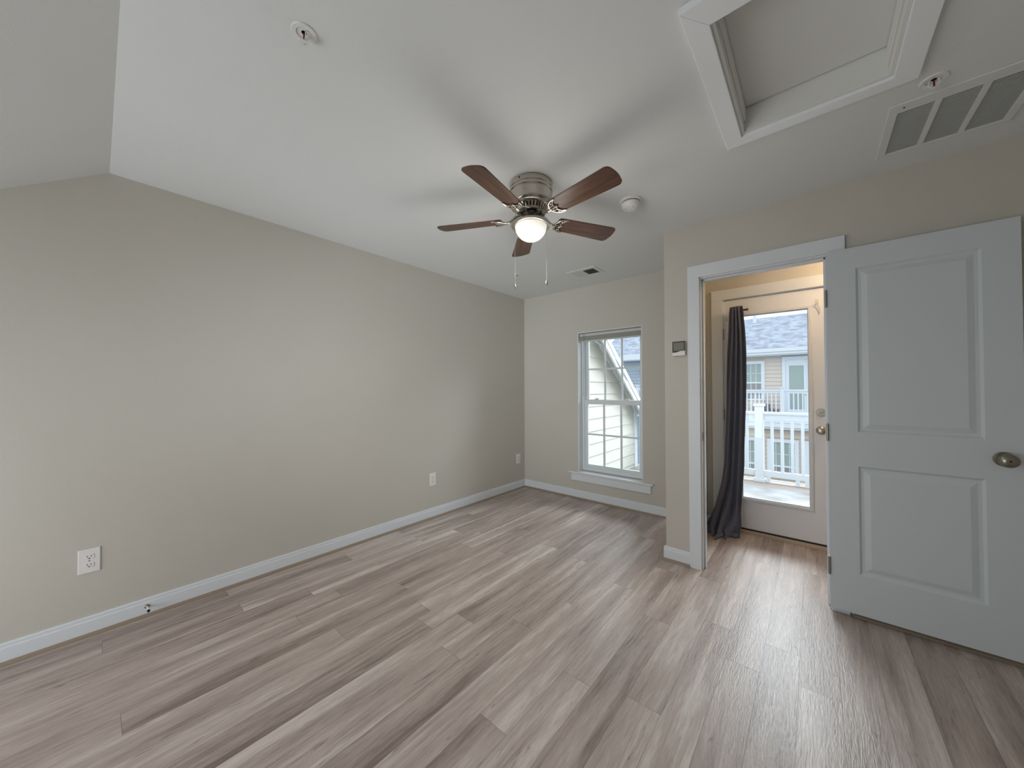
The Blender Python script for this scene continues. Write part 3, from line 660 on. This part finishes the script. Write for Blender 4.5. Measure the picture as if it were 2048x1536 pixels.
for k in range(5):
    ang = math.radians(-9.0 + 72 * k); th_ = math.radians(12.5)
    rd = Vector((math.cos(ang), math.sin(ang), 0)); t = Vector((-math.sin(ang), math.cos(ang), 0)); zv = Vector((0, 0, 1))
    wv = t * math.cos(th_) - zv * math.sin(th_); nv_ = zv * math.cos(th_) + t * math.sin(th_)
    C0 = Vector((FX, FY_, 2.240))
    # outline in (r, w)
    r0, r1, wr, wt, cr_ = .165, .572, .053, .066, .030
    out = [(r0, -wr + .012), (r0 + .004, -wr + .004), (r0 + .014, -wr)]
    for j in range(6):
        a = -pi / 2 + (pi / 2) * j / 5; out.append((r1 - cr_ + cr_ * math.cos(a) - .012, -wt + cr_ + cr_ * math.sin(a)))
    for j in range(1, 8): v_ = -wt + cr_ + (2 * wt - 2 * cr_) * j / 8; out.append((r1 - .012 + .005 * (1 - (v_ / (wt - cr_)) ** 2), v_))
    for j in range(6):
        a = (pi / 2) * j / 5; out.append((r1 - cr_ + cr_ * math.cos(a) - .012, wt - cr_ + cr_ * math.sin(a)))
    out += [(r0 + .014, wr), (r0 + .004, wr - .004), (r0, wr - .012)]
    # local-axis object so the wood grain follows the blade
    bo = MB(); bo.prism([(r_, w_, 0) for r_, w_ in out], (0, 0, 0), (0, 0, .0055))
    blade = bo.build('blade', M_walnut, bevel=.0012)
    blade.parent = fan
    Rm = Matrix(((rd.x, wv.x, nv_.x), (rd.y, wv.y, nv_.y), (rd.z, wv.z, nv_.z)))
    blade.matrix_local = Matrix.Translation(C0 - fan.location) @ Rm.to_4x4()
    P = lambda r_, w_, n_=0.0: C0 + rd * r_ + wv * w_ + nv_ * n_
    ir = MB()
    ir.stube([C0 + rd * .058 + zv * .036, C0 + rd * .085 + zv * .026, C0 + rd * .110 + zv * .006, C0 + rd * .135 - zv * .007, P(.165, 0, -.005)], [.009, .0085, .008, .008, .008], 10)
    nn = -.0045
    ir.stube([P(.222, .052, nn), P(.198, .050, nn), P(.176, .040, nn), P(.160, .020, nn), P(.155, 0, nn), P(.160, -.020, nn), P(.176, -.040, nn), P(.198, -.050, nn), P(.222, -.052, nn)], .0042, 8)
    for sg in (1, -1):
        ir.stube([P(.222, .052 * sg, nn), P(.203, .040 * sg, nn), P(.193, .024 * sg, nn), P(.190, .010 * sg, nn), P(.206, 0, nn)], .0040, 8)
        ir.stube([P(.158, .012 * sg, nn), P(.172, .018 * sg, nn), P(.188, .018 * sg, nn)], .0034, 8)
    ir.stube([P(.153, 0, nn), P(.180, 0, nn), P(.206, 0, nn)], .0050, 8)
    for (r_, w_) in ((.198, .0), (.188, .034), (.188, -.034)): ir.lathe(P(r_, w_, -.002), [(.0055, 0), (.0055, .006), (.003, .0085), (0, .009)], 14, -nv_)
    ir.build('blade_iron', M_nickel, fan, smooth=True)
for (cx_, cy_, z1_, ln) in ((-1.290, 1.545, 2.205, .338), (-1.153, 1.663, 2.205, .316)):
    ch = MB(); n_ = int(ln / .0062)
    for k in range(n_):
        ch.lathe((cx_, cy_, z1_ - k * .0062), [(0, 0), (.0011, .0008), (.0015, .0022), (.0011, .0036), (0, .0044)], 6, (0, 0, -1), cap=False)
    ch.cyl((cx_, cy_, z1_), (cx_, cy_, z1_ - ln), .0006, 5)
    o = ch.build('pull_chain', M_cord, fan)
    MB().lathe((cx_, cy_, z1_ - ln), [(.002, 0), (.0058, .003), (.0062, .010), (.0062, .022), (.003, .027), (0, .027)], 14, (0, 0, -1)).build('pendant', M_hinge, o, smooth=True)
for kind_, en, sz in (('SPOT', 15, .10), ('POINT', 6, .17)):      # bulb glow through the bowl: mostly downward, some sideways
    pl_ = bpy.data.lights.new('fan_bulb', kind_); pl_.energy = en; pl_.color = (1.0, .97, .92); pl_.shadow_soft_size = sz
    if kind_ == 'SPOT': pl_.spot_size = pi * .98; pl_.spot_blend = 1.0
    po = bpy.data.objects.new('fan_bulb', pl_); COL.objects.link(po); po.location = (FX, FY_, 2.0)

# added vestibule ceiling lamp, unseen behind the door head, for a warm tone
vl = empty('added_vestibule_lamp', (.38, 3.28, H), 'small warm ceiling lamp added in the vestibule, out of view', 'ceiling lamp')
MB().lathe((.38, 3.28, H), [(.08, 0), (.08, .02), (.07, .025), (0, .025)], 32, (0, 0, -1)).build('base', M_plate, vl, smooth=True)
MB().lathe((.38, 3.28, H - .025), [(.068, 0), (.062, .03), (.04, .055), (0, .062)], 32, (0, 0, -1), cap=False).build('lamp_shade', mat('warm_lit_shade', srgb(255, 220, 170), .5, emit=((1, .62, .28, 1), 6)), vl, smooth=True)
pv = bpy.data.lights.new('added_vestibule_bulb', 'POINT'); pv.energy = 10; pv.color = (1.0, .74, .48); pv.shadow_soft_size = .05
po = bpy.data.objects.new('added_vestibule_bulb', pv); COL.objects.link(po); po.location = (.38, 3.28, H - .14)

# ------------------------------------------------------------------ outside: deck and railing
ZD = -.10
dk = empty('roof_deck', (-.7, 5, ZD), 'pale deck floor outside the glazed door', 'deck', kind='structure')
B(-2.42, 3.0, YV + .16, 6.02, ZD - .12, ZD).build('deck_floor', M_deck, dk)
B(-2.42, 3.0, 6.02, 6.46, ZD - .12, ZD).build('deck_border', M_deckedge, dk)
B(-2.42, 3.0, 6.46, 6.50, ZD - .25, ZD + .012).build('deck_edge_trim', M_white_ext, dk)
YR = 6.35
rl = empty('deck_railing', (-.60, YR, ZD), 'near white railing with square balusters around the deck', 'railing')
for px in (-.610, 1.25, -1.95):
    p = MB(); p.box(px - .053, px + .053, YR - .053, YR + .053, ZD, 1.000)
    p.box(px - .062, px + .062, YR - .062, YR + .062, 1.000, 1.012)
    p.hexa([(px - .075, YR - .075, 1.012), (px + .075, YR - .075, 1.012), (px + .075, YR + .075, 1.012), (px - .075, YR + .075, 1.012), (px - .066, YR - .066, 1.036), (px + .066, YR - .066, 1.036), (px + .066, YR + .066, 1.036), (px - .066, YR + .066, 1.036)])
    p.box(px - .070, px + .070, YR - .070, YR + .070, ZD, ZD + .045)
    p.build('post', M_white_ext, rl, bevel=.003)
for a, b in ((-1.897, -.663), (-.557, 1.197)):
    MB().box(a, b, YR - .045, YR + .045, .888, .922).box(a, b, YR - .022, YR + .022, .805, .888).build('top_rail', M_white_ext, rl, bevel=.003)
    MB().box(a, b, YR - .025, YR + .025, -.015, .068).build('bottom_rail', M_white_ext, rl, bevel=.003)
    x = (-.459 if a > -1 else -1.90 + .107)
    while x < b - .04:
        B(x - .018, x + .018, YR - .018, YR + .018, .068, .805).build('baluster', M_white_ext, rl); x += .1145
for px in (-.505, -.175, -.075): B(px - .022, px + .022, YR - .03, YR + .03, ZD, -.015).build('support_block', M_white_ext, rl)

# ------------------------------------------------------------------ outside: neighbouring dormer side seen through the window
dm = empty('neighbouring_dormer', (-2.4, 5.4, -2), 'cream-sided gable wall with a white raked eave, left outside the window', 'dormer')
XD = -2.4
M_white_dm = mat('white_rake_trim', srgb(218, 221, 222), .5, spec=.3)
def rake_z(y, x=XD): return 1.966 - (y - 4.722) * .759 
ys1 = 6.10
lap = .1755
sd_ = MB(); zb = 1.719 - lap * 24
z = zb
while z < 3.2:
    # clipped course polygon: from y=3.80 to where the rake cuts it
    def yend(zz): return min(ys1, 4.722 + (1.966 - zz) / .759)
    ya0, yb0, yb1 = 3.80, yend(z), yend(z + lap)
    if yb0 > ya0 + .02:
        yb1 = max(yb1, ya0 + .001)
        sd_.hexa([(XD - .02, ya0, z), (XD + .018, ya0, z), (XD + .018, yb0, z), (XD - .02, yb0, z), (XD - .02, ya0, z + lap), (XD + .002, ya0, z + lap), (XD + .002, yb1, z + lap), (XD - .02, yb1, z + lap)])
    z += lap
sd_.prism([(XD - .02, 3.80, zb), (XD - .02, ys1, zb), (XD - .02, ys1, rake_z(ys1)), (XD - .02, 3.8, rake_z(3.8))], (0, 0, 0), (-1.8, 0, 0))
sd_.build('siding', M_side_cream, dm)
B(XD + .0, XD + .022, ys1, ys1 + .12, -3, .95).box(XD - .1, XD + .0, ys1 + .01, ys1 + .12, -3, .95).build('corner_board', M_white_ext, dm)
# frieze, soffit, rake board (raked bars)
def raked(x0, x1, dz0, dz1, ya0, yb0, name, m):
    mb = MB(); mb.hexa([(x0, ya0, rake_z(ya0) + dz0), (x1, ya0, rake_z(ya0) + dz0), (x1, yb0, rake_z(yb0) + dz0), (x0, yb0, rake_z(yb0) + dz0),
                        (x0, ya0, rake_z(ya0) + dz1), (x1, ya0, rake_z(ya0) + dz1), (x1, yb0, rake_z(yb0) + dz1), (x0, yb0, rake_z(yb0) + dz1)])
    return mb.build(name, m, dm)
def raked2(x0, x1, la, lb, ra, rb, ya0, yb0, name, m):      # la/lb: bottom/top offset at x0, ra/rb at x1
    mb = MB(); mb.hexa([(x0, ya0, rake_z(ya0) + la), (x1, ya0, rake_z(ya0) + ra), (x1, yb0, rake_z(yb0) + ra), (x0, yb0, rake_z(yb0) + la),
                        (x0, ya0, rake_z(ya0) + lb), (x1, ya0, rake_z(ya0) + rb), (x1, yb0, rake_z(yb0) + rb), (x0, yb0, rake_z(yb0) + lb)])
    return mb.build(name, m, dm)
raked(XD, XD + .026, -.012, .055, 3.9, 6.25, 'frieze_board', M_white_dm)
raked2(XD, XD + .19, .055, .080, -.075, -.050, 3.9, 6.36, 'soffit', M_white_dm)
raked(XD + .19, XD + .215, -.205, -.055, 3.9, 6.42, 'rake_board', M_white_dm)
raked(XD + .215, XD + .232, -.120, -.045, 3.9, 6.42, 'drip_edge', M_white_dm)
raked2(XD - .02, XD + .225, .085, .12, -.045, -.020, 3.9, 6.44, 'roof', M_shingle)
MB().tube([(XD + .06, 6.26, .90), (XD + .06, 6.28, .80), (XD + .06, 6.29, .2), (XD + .06, 6.29, -.35), (XD + .12, 6.32, -.45), (XD + .2, 6.34, -.5)], .035, 4).build('downspout', M_white_ext, dm)
cable = MB().tube([(XD + .03, 4.30, 1.99), (XD + .05, 4.55, 1.95), (XD + .10, 4.72, 1.88), (XD + .18, 4.80, 1.80), (XD + .225, 4.90, 1.70), (XD + .235, 5.05, 1.585), (XD + .235, 5.3, 1.40)], .008, 8)
cable.build('cable', M_white_dm, dm, smooth=True)

# ------------------------------------------------------------------ outside: townhouses across
def siding(mb, x0, x1, z0, z1, Y, lap=.16, holes=()):
    z = z0
    while z < z1 - 1e-4:
        zt = min(z + lap, z1)
        spans = [(x0, x1)]
        for hx0, hx1, hz0, hz1 in holes:
            if hz0 < zt and hz1 > z:
                ns = []
                for a, b in spans:
                    if hx1 <= a or hx0 >= b: ns.append((a, b))
                    else:
                        if hx0 > a: ns.append((a, hx0))
                        if hx1 < b: ns.append((hx1, b))
                spans = ns
        for a, b in spans:
            mb.hexa([(a, Y - .026, z), (b, Y - .026, z), (b, Y + .02, z), (a, Y + .02, z), (a, Y - .004, zt), (b, Y - .004, zt), (b, Y + .02, zt), (a, Y + .02, zt)])
        z = zt
def far_window(parent, x0, x1, z0, z1, Y, double=False, rail=.3, mp=None):
    """casing outer x0..x1, z0..z1; rail = sill-side sash fraction"""
    c = .12
    f = MB(); f.box(x0, x1, Y - .05, Y + .02, z1 - c, z1).box(x0, x1, Y - .05, Y + .02, z0, z0 + .07).box(x0, x0 + c, Y - .05, Y + .02, z0 + .07, z1 - c).box(x1 - c, x1, Y - .05, Y + .02, z0 + .07, z1 - c)
    a, b, p, q = x0 + c, x1 - c, z0 + .07, z1 - c
    zm = p + (q - p) * rail
    f.box(a, b, Y - .035, Y + .01, zm - .03, zm + .03)
    cols_ = [(a, b)]
    if double: m_ = (a + b) / 2; f.box(m_ - .05, m_ + .05, Y - .04, Y + .01, p, q); cols_ = [(a, m_ - .05), (m_ + .05, b)]
    for ca, cb in cols_:
        nn_ = 2 if double else 3
        for t in range(1, nn_): xx_ = ca + (cb - ca) * t / nn_; f.box(xx_ - .010, xx_ + .010, Y - .025, Y, p, q)
        f.box(ca, cb, Y - .025, Y, (zm + q) / 2 - .010, (zm + q) / 2 + .010)
    o = f.build('window', M_white_ext, parent)
    B(a, b, Y - .012, Y - .008, zm, q).build('pane', mp or M_pane_ext, o); B(a, b, Y - .012, Y - .008, p, zm).build('pane', M_pane_dark, o)
    return o
def roof_uv(o, sx=1.0):
    me = o.data; uv = me.uv_layers.new(name='UVMap')
    for p in me.polygons:
        for li_ in p.loop_indices:
            co = me.vertices[me.loops[li_].vertex_index].co; uv.data[li_].uv = (co.x, math.hypot(co.y, co.z) * 1.0 if False else (co.z * 1.75))
YF, YBK = 18.0, 16.4
def townhouse(x0, x1, msd, label, z_eave=2.60, root_x=None):
    t = empty('townhouse', ((x0 + x1) / 2, YF, -6), label, 'building', 'townhouses across the courtyard')
    return t
th1 = townhouse(-4.9, 3.4, M_side_beige, 'beige-sided townhouse across the way, seen through the glazed door')
DXa, DXb = -.945, -.060      # far door casing
wx0, wx1 = -2.30, -1.525
mbw = MB(); siding(mbw, -4.9, 3.4, .10, 2.60, YF, holes=[(DXa, DXb, .1, 2.52), (wx0, wx1, .75, 2.40)]); mbw.box(-4.9, 3.4, YF + .02, YF + .2, .1, 2.6); mbw.build('wall', M_side_beige, th1)
far_window(th1, wx0, wx1, .75, 2.40, YF, rail=.46)
fd = MB(); c = .10
fd.box(DXa, DXb, YF - .06, YF + .02, 2.40, 2.53).box(DXa, DXa + c, YF - .06, YF + .02, .1, 2.40).box(DXb - c, DXb, YF - .06, YF + .02, .1, 2.40)
fdo = fd.build('door_casing', M_white_ext, th1)
ds_ = MB(); a, b = DXa + c, DXb - c; g0, g1, h0, h1 = -.725, -.270, .42, 2.16
ds_.box(a, g0, YF - .02, YF + .02, .12, 2.40).box(g1, b, YF - .02, YF + .02, .12, 2.40).box(g0, g1, YF - .02, YF + .02, .12, h0).box(g0, g1, YF - .02, YF + .02, h1, 2.40)
dd = ds_.build('door', M_white_ext, th1)
B(g0, g1, YF - .005, YF, h0, h1).build('pane', M_pane_ext, dd); MB().lathe((-.205, YF - .02, 1.02), [(.03, 0), (.03, .04), (0, .045)], 16, (0, -1, 0)).build('door_knob', M_nickel, dd)
B(-1.9, -1.35, YF - .55, YF - .15, .12, .62).box(-1.38, -1.05, YF - .6, YF - .2, .12, .42).build('storage_bench', mat('dark_patio_box', srgb(120, 112, 118), .7), th1)
# roof + gutter
rf = MB(); ye = YF - .42; rise = .72
rf.hexa([(-4.95, ye, 2.78), (3.6, ye, 2.78), (3.6, ye + 2.25, 2.78 + 2.25 * rise), (-4.95, ye + 2.25, 2.78 + 2.25 * rise), (-4.95, ye, 2.88), (3.6, ye, 2.88), (3.6, ye + 2.25, 2.88 + 2.25 * rise), (-4.95, ye + 2.25, 2.88 + 2.25 * rise)])
ro = rf.build('roof', M_shingle, th1); roof_uv(ro)
MB().box(-4.95, 3.6, ye - .06, ye + .02, 2.62, 2.86).box(-4.95, 3.6, ye - .10, ye - .05, 2.72, 2.86).box(-4.95, 3.6, ye, YF, 2.58, 2.64).build('gutter', M_white_ext, th1)
MB().cyl((-2.0, ye + 1.9, 2.85 + 1.9 * rise), (-2.0, ye + 1.9, 2.85 + 1.9 * rise + .40), .07, 12).build('vent_pipe', M_white_ext, th1)
# balcony
bf = MB(); bf.box(-4.9, 3.4, YBK - .1, YF - .02, -.02, .10); bf.build('balcony_floor', M_white_ext, th1)
br = MB(); br.box(-4.9, 3.4, YBK - .04, YBK + .04, 1.150, 1.215).box(-4.9, 3.4, YBK - .02, YBK + .02, 1.075, 1.150)
bro = br.build('balcony_railing', M_white_ext, th1); B(-4.9, 3.4, YBK - .02, YBK + .02, .16, .24).build('bottom_rail', M_white_ext, bro)
for px in (-.870, -3.3, 1.56):
    MB().box(px - .058, px + .058, YBK - .058, YBK + .058, .1, 1.27).box(px - .075, px + .075, YBK - .075, YBK + .075, 1.27, 1.315).build('post', M_white_ext, bro)
x = -2.34
while x < .2:
    if abs(x + .870) > .08: B(x - .019, x + .019, YBK - .019, YBK + .019, .24, 1.075).build('baluster', M_white_ext, bro)
    x += .1285
# lower storey
YLO = 16.35
ml = MB(); siding(ml, -4.9, 3.4, -6, -.02, YLO, holes=[(-1.34, -.41, -2.05, -.615), (-.25, .68, -2.05, -.615), (-2.45, -1.62, -2.05, -.615)]); ml.box(-4.9, 3.4, YLO + .02, YLO + .2, -6, -.02); ml.build('lower_wall', M_side_beige2, th1)
MB().box(-4.9, 3.4, YLO - .30, YLO - .20, -.16, -.02).box(-4.9, 3.4, YLO - .24, YLO, -.24, -.12).build('gutter', M_white_ext, th1)
for a, b in ((-1.34, -.41), (-.25, .68), (-2.45, -1.62)): far_window(th1, a, b, -2.05, -.615, YLO, double=True, rail=.3)
# blue townhouse to the left
th2 = townhouse(-13, -5.2, M_side_blue, 'blue-grey townhouse across the way, seen through the window')
mb2 = MB(); siding(mb2, -8.3, -5.2, -6, 2.70, YF - .02); mb2.box(-8.3, -5.2, YF, YF + .2, -6, 2.7); mb2.build('wall', M_side_blue, th2)
rf = MB(); rf.hexa([(-8.6, ye, 2.88), (-5.20, ye, 2.88), (-5.20, ye + 3.4, 2.88 + 3.4 * rise), (-8.6, ye + 3.4, 2.88 + 3.4 * rise), (-8.6, ye, 2.98), (-5.20, ye, 2.98), (-5.20, ye + 3.4, 2.98 + 3.4 * rise), (-8.6, ye + 3.4, 2.98 + 3.4 * rise)])
ro = rf.build('roof', M_shingle, th2); roof_uv(ro)
MB().box(-7.45, -5.20, ye - .08, ye + .02, 2.70, 2.98).box(-7.45, -5.20, ye, YF, 2.66, 2.72).build('gutter', M_white_ext, th2)
MB().hexa([(-7.75, ye - .05, 2.55), (-7.45, ye - .05, 2.90), (-7.45, ye, 2.90), (-7.75, ye, 2.55), (-7.80, ye - .05, 2.72), (-7.45, ye - .05, 3.06), (-7.45, ye, 3.06), (-7.80, ye, 2.72)]).build('eave_return', M_white_ext, th2)
MB().box(-6.66, -6.50, YF - .18, YF - .02, 1.95, 2.2).lathe((-6.58, YF - .12, 2.2), [(.05, 0), (.09, .05), (.06, .1), (0, .12)], 12).build('wall_lantern', mat('dark_lantern', srgb(110, 110, 120), .5), th2)
YB2 = 16.4
b2 = MB(); b2.box(-6.9, -5.20, YB2 - .04, YB2 + .04, 1.240, 1.30).box(-6.9, -5.20, YB2 - .02, YB2 + .02, 1.16, 1.24)
b2o = b2.build('balcony_railing', M_white_ext, th2)
px = -6.24
MB().box(px - .06, px + .06, YB2 - .06, YB2 + .06, 0, 1.38).box(px - .10, px + .10, YB2 - .10, YB2 + .10, 1.38, 1.43).build('post', M_white_ext, b2o)
x = -6.85
while x < -5.25:
    if abs(x - px) > .1: B(x - .019, x + .019, YB2 - .019, YB2 + .019, .2, 1.16).build('baluster', M_white_ext, b2o)
    x += .13
B(-6.9, -5.20, YB2 - .1, YF, -.02, .1).build('balcony_floor', M_white_ext, th2)
struct('ground', B(-40, 30, 6.6, 60, -6.3, -6.0), M_grass, 'grey ground far below the deck', 'ground')
